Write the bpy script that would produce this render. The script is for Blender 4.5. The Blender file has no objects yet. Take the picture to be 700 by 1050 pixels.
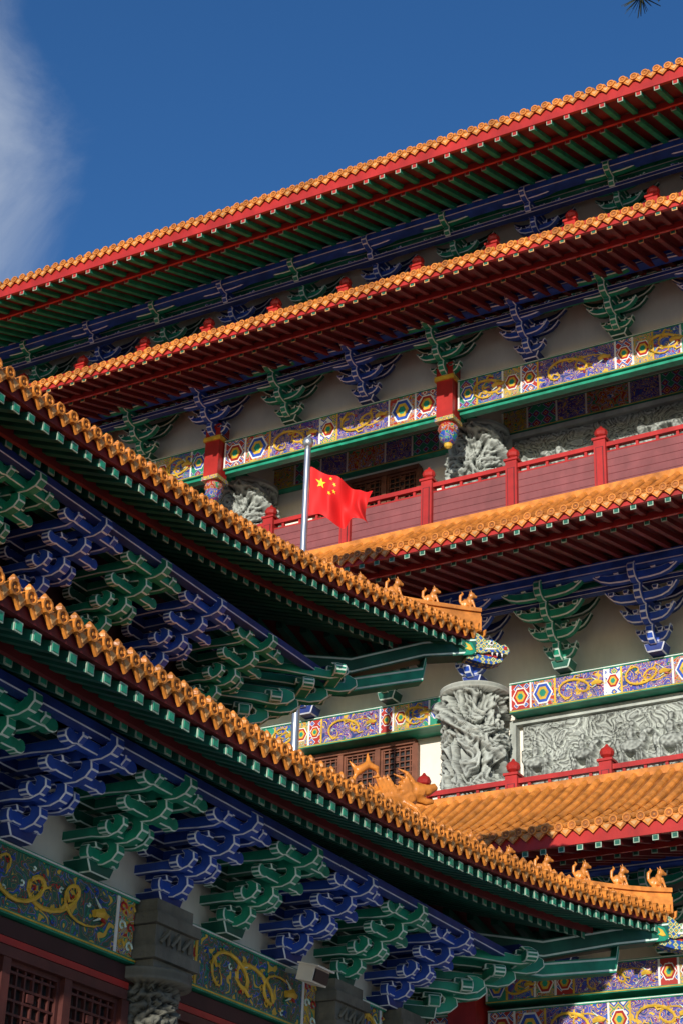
import bpy, bmesh, math, random
from mathutils import Vector, Matrix, noise
random.seed(7)
scene = bpy.context.scene
R_ = math.radians

# ------------------------------------------------------------------ materials
MATS = {}
def new_mat(name):
    m = bpy.data.materials.new(name); m.use_nodes = True
    nt = m.node_tree; b = nt.nodes['Principled BSDF']
    MATS[name] = m
    return m, nt, b
def N(nt, t, **kw):
    n = nt.nodes.new(t)
    for k, v in kw.items():
        setattr(n, k, v)
    return n
def rgba(c): return (c[0], c[1], c[2], 1)
def grime(nt, colsock, b, amount=.35, scale=1.1):
    """weathering: large soft stains multiplied over the paint"""
    tc = N(nt, 'ShaderNodeTexCoord')
    mp = N(nt, 'ShaderNodeMapping'); mp.inputs['Scale'].default_value = (1, 1, .35)
    no = N(nt, 'ShaderNodeTexNoise'); no.inputs['Scale'].default_value = scale; no.inputs['Detail'].default_value = 9; no.inputs['Roughness'].default_value = .7
    nt.links.new(tc.outputs['Object'], mp.inputs['Vector']); nt.links.new(mp.outputs['Vector'], no.inputs['Vector'])
    mr = N(nt, 'ShaderNodeMapRange'); mr.inputs['From Min'].default_value = .35; mr.inputs['From Max'].default_value = .62
    mr.inputs['To Min'].default_value = 1-amount; mr.inputs['To Max'].default_value = 1
    nt.links.new(no.outputs['Fac'], mr.inputs['Value'])
    vm = N(nt, 'ShaderNodeVectorMath', operation='SCALE')
    nt.links.new(colsock, vm.inputs[0]); nt.links.new(mr.outputs['Result'], vm.inputs['Scale'])
    nt.links.new(vm.outputs['Vector'], b.inputs['Base Color'])
def paint(name, col, rough=0.5, var=0.25, scale=3.0, bump=0.0, bscale=20, spec=0.4, gr=.3, point=False):
    m, nt, b = new_mat(name)
    tc = N(nt, 'ShaderNodeTexCoord')
    no = N(nt, 'ShaderNodeTexNoise'); no.inputs['Scale'].default_value = scale; no.inputs['Detail'].default_value = 6
    nt.links.new(tc.outputs['Object'], no.inputs['Vector'])
    cr = N(nt, 'ShaderNodeValToRGB')
    cr.color_ramp.elements[0].position = 0.3; cr.color_ramp.elements[1].position = 0.7
    cr.color_ramp.elements[0].color = rgba([c*(1-var) for c in col])
    cr.color_ramp.elements[1].color = rgba([min(1, c*(1+var)) for c in col])
    nt.links.new(no.outputs['Fac'], cr.inputs['Fac'])
    out = cr.outputs['Color']
    if point:  # occlusion shade and dirt painted into the colour: crevices darker, raised edges lighter
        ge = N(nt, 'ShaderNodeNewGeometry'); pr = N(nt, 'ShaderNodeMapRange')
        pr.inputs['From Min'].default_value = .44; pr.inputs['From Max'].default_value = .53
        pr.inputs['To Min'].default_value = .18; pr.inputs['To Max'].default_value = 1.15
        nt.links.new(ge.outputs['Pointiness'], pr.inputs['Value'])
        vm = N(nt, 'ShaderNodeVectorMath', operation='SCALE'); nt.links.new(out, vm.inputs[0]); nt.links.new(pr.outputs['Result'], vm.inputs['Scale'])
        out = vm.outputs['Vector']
    if gr > 0: grime(nt, out, b, gr)
    else: nt.links.new(out, b.inputs['Base Color'])
    b.inputs['Roughness'].default_value = rough
    b.inputs['Specular IOR Level'].default_value = spec
    if bump > 0:
        n2 = N(nt, 'ShaderNodeTexNoise'); n2.inputs['Scale'].default_value = bscale; n2.inputs['Detail'].default_value = 8
        nt.links.new(tc.outputs['Object'], n2.inputs['Vector'])
        bp = N(nt, 'ShaderNodeBump'); bp.inputs['Strength'].default_value = bump; bp.inputs['Distance'].default_value = 0.03
        nt.links.new(n2.outputs['Fac'], bp.inputs['Height']); nt.links.new(bp.outputs['Normal'], b.inputs['Normal'])
    return m
def ramp_const(nt, stops):
    cr = N(nt, 'ShaderNodeValToRGB'); cr.color_ramp.interpolation = 'CONSTANT'
    el = cr.color_ramp.elements
    el[0].position = 0; el[0].color = rgba(stops[0][1])
    el[1].position = stops[1][0]; el[1].color = rgba(stops[1][1])
    for p, c in stops[2:]:
        e = el.new(p); e.color = rgba(c)
    return cr
def scroll(name, stops, scale=3.0, dist=1.2, seed=0.0):
    m, nt, b = new_mat(name)
    tc = N(nt, 'ShaderNodeTexCoord')
    mp = N(nt, 'ShaderNodeMapping'); mp.inputs['Location'].default_value = (seed, seed*1.7, seed*.3)
    no = N(nt, 'ShaderNodeTexNoise'); no.inputs['Scale'].default_value = scale; no.inputs['Detail'].default_value = 1.0
    no.inputs['Distortion'].default_value = dist
    nt.links.new(tc.outputs['Object'], mp.inputs['Vector']); nt.links.new(mp.outputs['Vector'], no.inputs['Vector'])
    cr = ramp_const(nt, stops)
    nt.links.new(no.outputs['Fac'], cr.inputs['Fac'])
    grime(nt, cr.outputs['Color'], b, .3)
    b.inputs['Roughness'].default_value = 0.55
    return m
def mosaic(name, stops, scale=5.0):
    m, nt, b = new_mat(name)
    tc = N(nt, 'ShaderNodeTexCoord')
    vo = N(nt, 'ShaderNodeTexVoronoi'); vo.inputs['Scale'].default_value = scale; vo.inputs['Randomness'].default_value = 0.35
    vo.distance = 'MANHATTAN'
    nt.links.new(tc.outputs['Object'], vo.inputs['Vector'])
    cr = ramp_const(nt, stops)
    nt.links.new(vo.outputs['Distance'], cr.inputs['Fac'])
    grime(nt, cr.outputs['Color'], b, .3)
    b.inputs['Roughness'].default_value = 0.55
    return m
RED=(.42,.024,.02); DRED=(.14,.011,.014); BLUE=(.025,.085,.46); DBLUE=(.016,.04,.22); GREEN=(.013,.28,.17); DGREEN=(.008,.11,.075)
GOLD=(.70,.44,.05); WHITE=(.80,.80,.77); MINT=(.66,.82,.74); LILAC=(.74,.78,.92); PURP=(.07,.04,.32)
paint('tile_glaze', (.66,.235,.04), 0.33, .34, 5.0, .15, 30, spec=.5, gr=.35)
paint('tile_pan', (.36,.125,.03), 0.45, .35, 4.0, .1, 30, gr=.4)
paint('tile_pale', (.62,.34,.13), 0.5, .25, 6.0)
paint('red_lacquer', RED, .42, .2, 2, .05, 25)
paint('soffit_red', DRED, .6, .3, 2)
paint('dark_wood', (.045,.014,.014), .6, .3, 2)
paint('brown_wood', (.17,.06,.032), .5, .3, 4)
paint('door_wood', (.085,.022,.018), .5, .3, 4)
paint('green_paint', GREEN, .45, .3, 4)
paint('dark_green_paint', DGREEN, .5, .3, 3)
paint('blue_paint', BLUE, .45, .3, 4)
paint('dark_blue_paint', DBLUE, .5, .3, 3)
paint('gold_paint', GOLD, .4, .25, 6)
paint('cap_paint', (.34,.46,.36), .5, .3, 6)
paint('white_trim', WHITE, .5, .08, 6, gr=.2)
paint('mint_trim', MINT, .5, .12, 6, gr=.2)
paint('lilac_trim', LILAC, .5, .12, 6, gr=.2)
paint('plaster', (.84,.79,.69), .8, .05, 1.2, .08, 12, gr=.14)
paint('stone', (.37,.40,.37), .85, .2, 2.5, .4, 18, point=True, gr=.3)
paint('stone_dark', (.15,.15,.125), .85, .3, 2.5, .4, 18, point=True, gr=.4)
paint('slab', (.2,.2,.18), .85, .2, 2.5, .3, 14)
paint('rail_panel', (.23,.065,.07), .65, .12, 3, gr=.3)
paint('metal', (.55,.56,.58), .3, .08, 2, gr=.1)
MATS['metal'].node_tree.nodes['Principled BSDF'].inputs['Metallic'].default_value = .8
paint('flag_red', (.66,.012,.012), .7, .08, 3, gr=0)
paint('flag_yellow', (.85,.65,.04), .6, .05, 3, gr=0)
paint('bark', (.05,.04,.03), .9, .3, 8, .5)
paint('needles', (.022,.03,.016), .8, .5, 6, gr=0)
paint('black', (.02,.02,.022), .5, .1, 3)
scroll('dragon_blue', [(0,BLUE),(.37,GOLD),(.40,BLUE),(.455,GREEN),(.485,GOLD),(.50,BLUE),(.56,GOLD),(.575,BLUE),(.615,RED),(.66,BLUE)], 4.5)
scroll('dragon_purple', [(0,DBLUE),(.36,GOLD),(.39,PURP),(.45,BLUE),(.485,GOLD),(.51,PURP),(.56,RED),(.58,WHITE),(.59,BLUE),(.66,GOLD)], 5.5, seed=4)
scroll('dragon_green', [(0,DGREEN),(.38,GOLD),(.39,DGREEN),(.45,RED),(.465,DGREEN),(.505,GOLD),(.515,BLUE),(.545,DGREEN),(.58,GREEN),(.60,DGREEN),(.63,GOLD)], 6.0, seed=9)
scroll('scroll_red', [(0,RED),(.38,GOLD),(.41,RED),(.45,WHITE),(.465,BLUE),(.51,GOLD),(.54,RED),(.60,GOLD),(.62,GREEN)], 6.0, seed=2)
scroll('scroll_gold', [(0,GOLD),(.37,GREEN),(.42,GOLD),(.46,RED),(.50,WHITE),(.515,GREEN),(.55,GOLD),(.59,BLUE),(.63,GOLD)], 7.5, seed=6)
mosaic('mosaic_red', [(0,GOLD),(.16,RED),(.34,WHITE),(.38,RED),(.55,BLUE),(.68,WHITE),(.72,GREEN)], 4.2)
mosaic('mosaic_white', [(0,RED),(.2,WHITE),(.34,RED),(.45,GOLD),(.5,BLUE),(.68,WHITE),(.75,RED)], 4.6)
mosaic('mosaic_gold', [(0,BLUE),(.18,GOLD),(.36,GREEN),(.5,GOLD),(.62,BLUE),(.8,WHITE)], 4.6)
mosaic('head_paint', [(0,RED),(.10,GOLD),(.28,GREEN),(.48,WHITE),(.55,GOLD),(.70,GREEN),(.8,BLUE)], 8)
m, nt, b = new_mat('paving')
tc = N(nt,'ShaderNodeTexCoord'); br = N(nt,'ShaderNodeTexBrick'); br.inputs['Scale'].default_value = 1.0
br.inputs['Color1'].default_value = (.44,.42,.38,1); br.inputs['Color2'].default_value = (.38,.365,.33,1); br.inputs['Mortar'].default_value = (.2,.19,.17,1)
br.inputs['Mortar Size'].default_value = .01
nt.links.new(tc.outputs['Object'], br.inputs['Vector']); nt.links.new(br.outputs['Color'], b.inputs['Base Color']); b.inputs['Roughness'].default_value=.8

# ------------------------------------------------------------------ mesh builder
class MB:
    def __init__(s): s.v=[]; s.f=[]; s.m=[]
    def add(s, vs, fs, mi, T=None):
        o=len(s.v)
        s.v += [T(p) for p in vs] if T else [tuple(p) for p in vs]
        s.f += [tuple(i+o for i in f) for f in fs]
        s.m += [mi]*len(fs) if isinstance(mi,str) else list(mi)
    def box(s,a0,a1,b0,b1,c0,c1,mi,T=None):
        vs=[(a0,b0,c0),(a1,b0,c0),(a1,b1,c0),(a0,b1,c0),(a0,b0,c1),(a1,b0,c1),(a1,b1,c1),(a0,b1,c1)]
        s.add(vs,[(0,3,2,1),(4,5,6,7),(0,1,5,4),(1,2,6,5),(2,3,7,6),(3,0,4,7)],mi,T)
    def beam(s,sc,w,n0,z0,n1,z1,h,mi,T=None):
        vs=[]
        for n,z in ((n0,z0),(n1,z1)):
            vs += [(sc-w/2,n,z),(sc+w/2,n,z),(sc+w/2,n,z+h),(sc-w/2,n,z+h)]
        s.add(vs,[(0,1,2,3),(7,6,5,4),(0,4,5,1),(1,5,6,2),(2,6,7,3),(3,7,4,0)],mi,T)
    def prof(s,pts,plane,c,th,mi,T=None):
        k=len(pts); vs=[]
        for off in (-th/2,th/2):
            for a,z in pts:
                vs.append((a,c+off,z) if plane=='sz' else (c+off,a,z))
        fs=[tuple(range(k)),tuple(range(2*k-1,k-1,-1))]+[(i,(i+1)%k,(i+1)%k+k,i+k) for i in range(k)]
        s.add(vs,fs,mi,T)
    def cyl(s,cx,cy,z0,z1,r0,r1,seg,mi,T=None):
        vs=[]
        for z,r in ((z0,r0),(z1,r1)):
            for i in range(seg):
                a=2*math.pi*i/seg; vs.append((cx+r*math.cos(a),cy+r*math.sin(a),z))
        fs=[(i,(i+1)%seg,(i+1)%seg+seg,i+seg) for i in range(seg)]+[tuple(range(seg-1,-1,-1)),tuple(range(seg,2*seg))]
        s.add(vs,fs,mi,T)
    def lathe(s,cx,cy,prof,seg,mi,T=None):
        vs=[];k=len(prof)
        for r,z in prof:
            for i in range(seg):
                a=2*math.pi*i/seg; vs.append((cx+r*math.cos(a),cy+r*math.sin(a),z))
        fs=[]
        for j in range(k-1):
            fs+=[(j*seg+i,j*seg+(i+1)%seg,(j+1)*seg+(i+1)%seg,(j+1)*seg+i) for i in range(seg)]
        fs+=[tuple(range(seg-1,-1,-1)),tuple(range((k-1)*seg,k*seg))]
        s.add(vs,fs,mi,T)
    def tube(s,pts,rad,seg,mi,T=None):
        vs=[];n=len(pts)
        for j,p in enumerate(pts):
            p=Vector(p); a=Vector(pts[max(0,j-1)]); c=Vector(pts[min(n-1,j+1)])
            t=(c-a).normalized(); up=Vector((0,0,1)) if abs(t.z)<.9 else Vector((0,1,0))
            u=t.cross(up).normalized(); w=u.cross(t)
            r=rad[j] if isinstance(rad,(list,tuple)) else rad
            for i in range(seg):
                an=2*math.pi*i/seg; q=p+u*r*math.cos(an)+w*r*math.sin(an); vs.append(tuple(q))
        fs=[]
        for j in range(n-1):
            fs+=[(j*seg+i,j*seg+(i+1)%seg,(j+1)*seg+(i+1)%seg,(j+1)*seg+i) for i in range(seg)]
        fs+=[tuple(range(seg-1,-1,-1)),tuple(range((n-1)*seg,n*seg))]
        s.add(vs,fs,mi,T)
    def mesh(s,name,smooth=False,first=None):
        me=bpy.data.meshes.new(name)
        me.from_pydata(s.v,[],s.f)
        names=list(first) if first else []
        for n in s.m:
            if n not in names: names.append(n)
        idx={n:i for i,n in enumerate(names)}
        for n in names: me.materials.append(MATS[n])
        me.polygons.foreach_set('material_index',[idx[n] for n in s.m])
        bm=bmesh.new(); bm.from_mesh(me); bmesh.ops.recalc_face_normals(bm,faces=bm.faces); bm.to_mesh(me); bm.free()
        if smooth: me.polygons.foreach_set('use_smooth',[True]*len(me.polygons))
        me.update()
        return me
    def obj(s,name,parent=None,smooth=False):
        o=bpy.data.objects.new(name,s.mesh(name,smooth)); scene.collection.objects.link(o)
        if parent: o.parent=parent
        return o
def baked(mb,name,width,trim=None,first=None,remesh=None):
    order=list(first) if first else []
    me=mb.mesh(name,first=order)
    if trim and trim not in [mm.name for mm in me.materials]: me.materials.append(MATS[trim])
    o=bpy.data.objects.new(name+'_tmp',me); scene.collection.objects.link(o)
    if remesh:
        md=o.modifiers.new('r','REMESH'); md.mode='VOXEL'; md.voxel_size=remesh; md.use_smooth_shade=True
    else:
        md=o.modifiers.new('b','BEVEL'); md.width=width; md.segments=1; md.limit_method='ANGLE'; md.angle_limit=R_(28)
        if trim: md.material=[mm.name for mm in me.materials].index(trim)
    bpy.context.view_layer.update()
    dg=bpy.context.evaluated_depsgraph_get()
    out=bpy.data.meshes.new_from_object(o.evaluated_get(dg))
    bpy.data.objects.remove(o)
    out.name=name
    return out
def inst(me,name,parent,loc,ang,scale=(1,1,1)):
    o=bpy.data.objects.new(name,me); scene.collection.objects.link(o)
    o.location=loc; o.rotation_euler=(0,0,ang); o.scale=scale; o.parent=parent
    return o
def empty(name):
    o=bpy.data.objects.new(name,None); scene.collection.objects.link(o); return o

# ------------------------------------------------------------------ bracket set (dougong)
def arm_pts(a,h):
    right=[(0,0),(a*.34,0),(a*.58,h*.06),(a*.78,h*.24),(a*.93,h*.54),(a*1.07,h*.96),(a*1.02,h*1.08),(a*.91,h*.90),(a*.78,h*.70),(a*.60,h*.60),(a*.34,h*.56),(0,h*.56)]
    left=[(-x,z) for x,z in right[::-1]][1:-1]
    return right+left
def arm_flat(a,h):
    # cloud-ended arm: straight shaft, rounded scroll head
    right=[(0,0),(a*.60,0),(a*.74,h*.03),(a*.86,-h*.06),(a*1.0,-h*.02),(a*1.10,h*.16),(a*1.11,h*.40),(a*1.04,h*.62),(a*.92,h*.68),(a*.84,h*.56),(a*.70,h*.60),(0,h*.58)]
    left=[(-x,z) for x,z in right[::-1]][1:-1]
    return right+left
def jut_pts(L,h):
    return [(-.12,0),(L*.55,0),(L*.80,-h*.10),(L+.00,-h*.12),(L+.12,h*.06),(L+.19,h*.42),(L+.18,h*.84),(L+.10,h*1.08),(L+.0,h*1.04),(L+.05,h*.78),(L+.04,h*.56),(L-.04,h*.44),(L-.14,h*.56),(-.12,h*.56)]
def bracket(name,col,alt,trim,tiers=4,H=1.1,P=1.1,A0=.38,A1=.99,th=.15,wing=False,bw=.020):
    mb=MB(); h=H/tiers; p=P/tiers
    mb.prof([(-.17,-.02),(.17,-.02),(.24,.14),(-.24,.14)],'sz',.06,.34,alt)
    af=arm_flat if wing else arm_pts
    for k in range(tiers):
        z=.12+k*h*.95; L=(k+1)*p
        a=A0+(A1-A0)*k/(tiers-1)
        mb.prof([(x,zz+z) for x,zz in jut_pts(L,h*1.02)],'nz',0,th*1.1,col)
        mb.prof([(x,zz+z+.02) for x,zz in af(a,h*1.0)],'sz',L-.10,th,col)
        if k>1:
            mb.prof([(x,zz+z) for x,zz in af(a*.85,h)],'sz',.06,.12,alt)
        for sx in (-1,1):
            if wing and k in (1,3):
                mb.prof([(x,zz+z+.02) for x,zz in jut_pts(L*.86,h*.95)],'nz',sx*a*.66,th*.8,col)
            for q in ((.5,) if wing else (.42,.84)):
                mb.prof([(sx*a*q-.05,z+h*.62),(sx*a*q+.05,z+h*.62),(sx*a*q+.08,z+h*.93),(sx*a*q-.08,z+h*.93)],'sz',L-.10,.19,alt)
    return baked(mb,name,bw,trim,first=[col,trim,alt])
BR={'g':bracket('bracket_green','green_paint','dark_green_paint','mint_trim'),
    'b':bracket('bracket_blue','blue_paint','dark_blue_paint','lilac_trim'),
    'G':bracket('bracket_green_big','green_paint','dark_green_paint','mint_trim',4,1.0,1.18,.26,.54,.12,True,.0135),
    'B':bracket('bracket_blue_big','blue_paint','dark_blue_paint','lilac_trim',4,1.0,1.18,.26,.54,.12,True,.0135)}

# ------------------------------------------------------------------ roof eave generator
def eave(mb_t,mb_u,T,L,E,R,Z0,H,U=0,OUT=0,pitch=.26,mitre=False,slope=.34,fly=.85,inner=None,
         raf='green_paint',cap='cap_paint',capin='dark_green_paint',sof='soffit_red',knob=True,fasc='red_lacquer',seg=5,drop=.12,UL=11.0,rp=.30,s0=None,s1=None,fh=.13,rw=.12):
    EO=E+OUT; W=EO-R
    def dd(s): return max(0.0,(L+OUT)-abs(s))
    def up(d): return U*max(0,1-d/UL)**1.7
    def out(d): return OUT*max(0,1-d/7.0)**2 if OUT else 0
    def nout(s): return E+out(dd(s))
    def zt(s,n):
        t=min(1,max(0,(EO-n)/W)); return Z0+H*(.75*t+.25*t*t)+up(dd(s))*(1-t)**1.5
    def zb(s,n):
        t=min(1,max(0,(EO-n)/W)); return Z0-drop+slope*(EO-n)+up(dd(s))*(1-t)**1.5
    lo=-(L+OUT) if s0 is None else s0; hi=(L+OUT) if s1 is None else s1
    def nin(s,r): return max(r,EO-dd(s)) if mitre else r
    k=int((hi-lo)/pitch); step=(hi-lo)/k
    ss=[lo+i*step for i in range(k+1)]
    rr=pitch*.285
    for i in range(k):
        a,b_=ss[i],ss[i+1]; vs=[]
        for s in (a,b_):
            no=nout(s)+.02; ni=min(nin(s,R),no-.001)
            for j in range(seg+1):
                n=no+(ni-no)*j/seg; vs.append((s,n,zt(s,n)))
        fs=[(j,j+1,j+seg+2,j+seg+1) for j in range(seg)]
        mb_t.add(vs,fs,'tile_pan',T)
        s=(a+b_)/2; no=nout(s)+.05; ni=nin(s,R); jz=random.uniform(-.010,.010); js=random.uniform(-.008,.008)
        s+=js
        if no-ni>.12:
            vs=[];c=6
            for j in range(seg+1):
                n=no+(ni-no)*j/seg; z=zt(s,n)+jz
                for q in range(c+1):
                    an=math.pi*q/c; vs.append((s+rr*math.cos(an),n,z+rr*1.15*math.sin(an)))
            fs=[]
            for j in range(seg):
                fs+=[(j*(c+1)+q,j*(c+1)+q+1,(j+1)*(c+1)+q+1,(j+1)*(c+1)+q) for q in range(c)]
            mb_t.add(vs,fs,'tile_glaze',T)
            for q in range(3):
                n=no-.38-.36*q
                if n-ni<.1: break
                z=zt(s,n)+jz; vs=[]
                for nn in (n,n+.03):
                    for qq in range(c+1):
                        an=math.pi*qq/c; vs.append((s+(rr+.008)*math.cos(an),nn,z+(rr+.008)*1.15*math.sin(an)))
                mb_t.add(vs,[(qq,qq+1,qq+c+2,qq+c+1) for qq in range(c)],'tile_pan',T)
        z=zt(s,no)+.03+jz; c=10; rd=rr*1.15; vs=[]
        for n_,r2 in ((no-.03,rd),(no+.035,rd),(no+.035,rd*.72),(no+.018,rd*.66)):
            vs+=[(s+r2*math.cos(2*math.pi*q/c),n_,z+r2*math.sin(2*math.pi*q/c)) for q in range(c)]
        fs=[]
        for j in range(3): fs+=[(j*c+q,j*c+(q+1)%c,(j+1)*c+(q+1)%c,(j+1)*c+q) for q in range(c)]
        fs+=[tuple(range(3*c,4*c))]
        mb_t.add(vs,fs,['tile_glaze']*(3*c)+['tile_pan'],T)
        mb_t.cyl(s,z,no+.015,no+.035,rd*.3,rd*.2,6,'tile_glaze',lambda p,T=T:T((p[0],p[2],p[1])))
        w=step*.5; zz=zt(a,nout(a))+.01; n_=nout(a)+.04
        pts=[(a-w*.95,zz+.02),(a-w*.8,zz-.07),(a-w*.35,zz-.12),(a,zz-.165),(a+w*.35,zz-.12),(a+w*.8,zz-.07),(a+w*.95,zz+.02),(a,zz-.015)]
        mb_t.prof(pts,'sz',n_,.03,'tile_glaze',T)
        pts=[(a-w*.5,zz-.05),(a,zz-.12),(a+w*.5,zz-.05),(a,zz-.04)]
        mb_t.prof(pts,'sz',n_+.018,.012,'tile_pale',T)
        if knob:
            n2=no-.20; z=zt(s,n2)+rr*1.1
            mb_t.lathe(s,n2,[(.030,z-.02),(.032,z+.03),(.052,z+.05),(.050,z+.085),(.012,z+.13)],6,'tile_glaze',T)
    k2=max(1,int((hi-lo)/.5)); st=(hi-lo)/k2
    inn=inner if inner is not None else R
    QB=[(0,1,2,3),(7,6,5,4),(0,4,5,1),(1,5,6,2),(2,6,7,3),(3,7,4,0)]
    for i in range(k2):
        a,b_=lo+i*st,lo+(i+1)*st
        vs=[]
        for s in (a,b_):
            n=nout(s); z=zt(s,n)
            vs+=[(s,n,z-fh-.03),(s,n-.07,z-fh-.03),(s,n-.07,z-.025),(s,n,z-.025)]
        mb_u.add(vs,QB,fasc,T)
        vs=[]
        for s in (a,b_):
            no=nout(s)-.07; ni=min(nin(s,inn),no-.001)
            for j in range(5):
                n=no+(ni-no)*j/4; vs.append((s,n,zb(s,n)+.005))
            for j in range(5):
                n=no+(ni-no)*j/4; vs.append((s,n,zb(s,n)+.035))
        fs=[(j,j+1,j+11,j+10) for j in range(4)]+[(j+5,j+6,j+16,j+15) for j in range(4)]
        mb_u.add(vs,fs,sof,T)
        vs=[]
        ok=True
        for s in (a,b_):
            n=nout(s)-fly+.06
            if nin(s,inn)>n-.1: ok=False
            z=zb(s,n)
            vs+=[(s,n,z-.17),(s,n-.06,z-.17),(s,n-.06,z-.03),(s,n,z-.03)]
        if ok: mb_u.add(vs,QB,fasc,T)
    k3=int((hi-lo)/rp); st=(hi-lo)/k3
    for i in range(k3):
        s=lo+(i+.5)*st; no=nout(s)-.04; ni=nin(s,inn)
        if no-ni<.15: continue
        n1=max(ni,no-fly-.12)
        w=rw;h=rw*.95; cw=w*.5+.006
        mb_u.beam(s,w,no,zb(s,no)-h,n1,zb(s,n1)-h,h,raf,T)
        mb_u.box(s-cw,s+cw,no,no+.012,zb(s,no)-h-.006,zb(s,no)+.002,cap,T)
        mb_u.box(s-cw+.016,s+cw-.016,no+.008,no+.018,zb(s,no)-h+.010,zb(s,no)-.014,capin,T)
        n2=no-fly
        if n2-ni>.12:
            h2=rw*1.05; zo=zb(s,n2)-.15
            mb_u.beam(s,rw*1.05,n2,zo-h2,ni,zb(s,ni)-.05-h2,h2,raf,T)
            mb_u.box(s-cw,s+cw,n2,n2+.012,zo-h2-.004,zo+.004,cap,T)
            mb_u.box(s-cw+.016,s+cw-.016,n2+.008,n2+.018,zo-h2+.014,zo-.014,capin,T)
    return zt,zb,nout

# ------------------------------------------------------------------ painted bands
def dragon(mb,T,s0,s1,n,zc,amp,flip=1):
    L=s1-s0; pts=[];rad=[]
    loops=max(2,round(L/(amp*3.6)))
    K=loops*14
    for i in range(K+1):
        t=i/K; w=t*loops*2*math.pi
        s=s0+L*(.09+.74*t)+amp*1.0*math.sin(w*1.0+1.3); z=zc+flip*amp*(.78*math.sin(w)*(1-.2*t)+.16*math.sin(w*.5+1))
        pts.append((s,n+.014+.016*math.sin(w*.5),z))
        rad.append(max(.006,amp*.12*math.sin(math.pi*min(1,t*.85+.08))))
    mb.tube(pts,rad,6,'gold_paint',T)
    for i in range(1,K-1):
        p=pts[i]; q=pts[i+1]; dx=q[0]-p[0]; dz=q[2]-p[2]; l=math.hypot(dx,dz)+1e-6
        mb.tube([p,(p[0]-dz/l*rad[i]*2.2,n+.02,p[2]+dx/l*rad[i]*2.2)],[rad[i]*.5,.003],4,'gold_paint' if i%3 else 'red_lacquer',T)
    hx=s0+L*.88; r=amp*.22
    mb.tube([(hx-r*2.2,n+.02,zc),(hx,n+.035,zc+r*.5),(hx+r*1.6,n+.03,zc+r*.1),(hx+r*2.4,n+.03,zc+r*.6)],[r*.8,r*1.15,r*.7,r*.3],6,'gold_paint',T)
    mb.tube([(hx,n+.03,zc-r*.3),(hx+r*1.6,n+.03,zc-r*1.1)],[r*.6,r*.2],5,'red_lacquer',T)
    for k in range(3):
        mb.tube([(hx-r*.3,n+.03,zc+r*(k-.6)),(hx-r*2.4,n+.03,zc+r*(2.4*k-1.6))],[r*.32,.004],5,'mint_trim' if k!=1 else 'gold_paint',T)
    for t in (.2,.42,.62,.82):
        i=int(t*K); p=pts[i]; d=-1 if random.random()<.5 else 1
        e=(p[0]+amp*.5,n+.02,p[2]+d*amp*.25)
        mb.tube([p,(p[0]+amp*.25,n+.03,p[2]+d*amp*.35),e],[amp*.10,amp*.07,amp*.06],5,'gold_paint',T)
        for k in (-1,0,1): mb.tube([e,(e[0]+amp*.16,n+.02,e[2]+k*amp*.13)],[amp*.045,.003],4,'gold_paint',T)
    for k in range(int(L/amp*2.2)):
        cs=s0+L*random.uniform(.04,.96); cz=zc+amp*random.uniform(-1,1)*1.05; rr=amp*random.uniform(.12,.22); ph=random.uniform(0,6)
        P=[(cs+rr*(1-.12*q)*math.cos(ph+q*.8),n+.008,cz+rr*(1-.12*q)*math.sin(ph+q*.8)*.8) for q in range(7)]
        mb.tube(P,[amp*.05]*6+[.004],4,random.choice(('mint_trim','red_lacquer','blue_paint','gold_paint','green_paint')),T)
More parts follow.
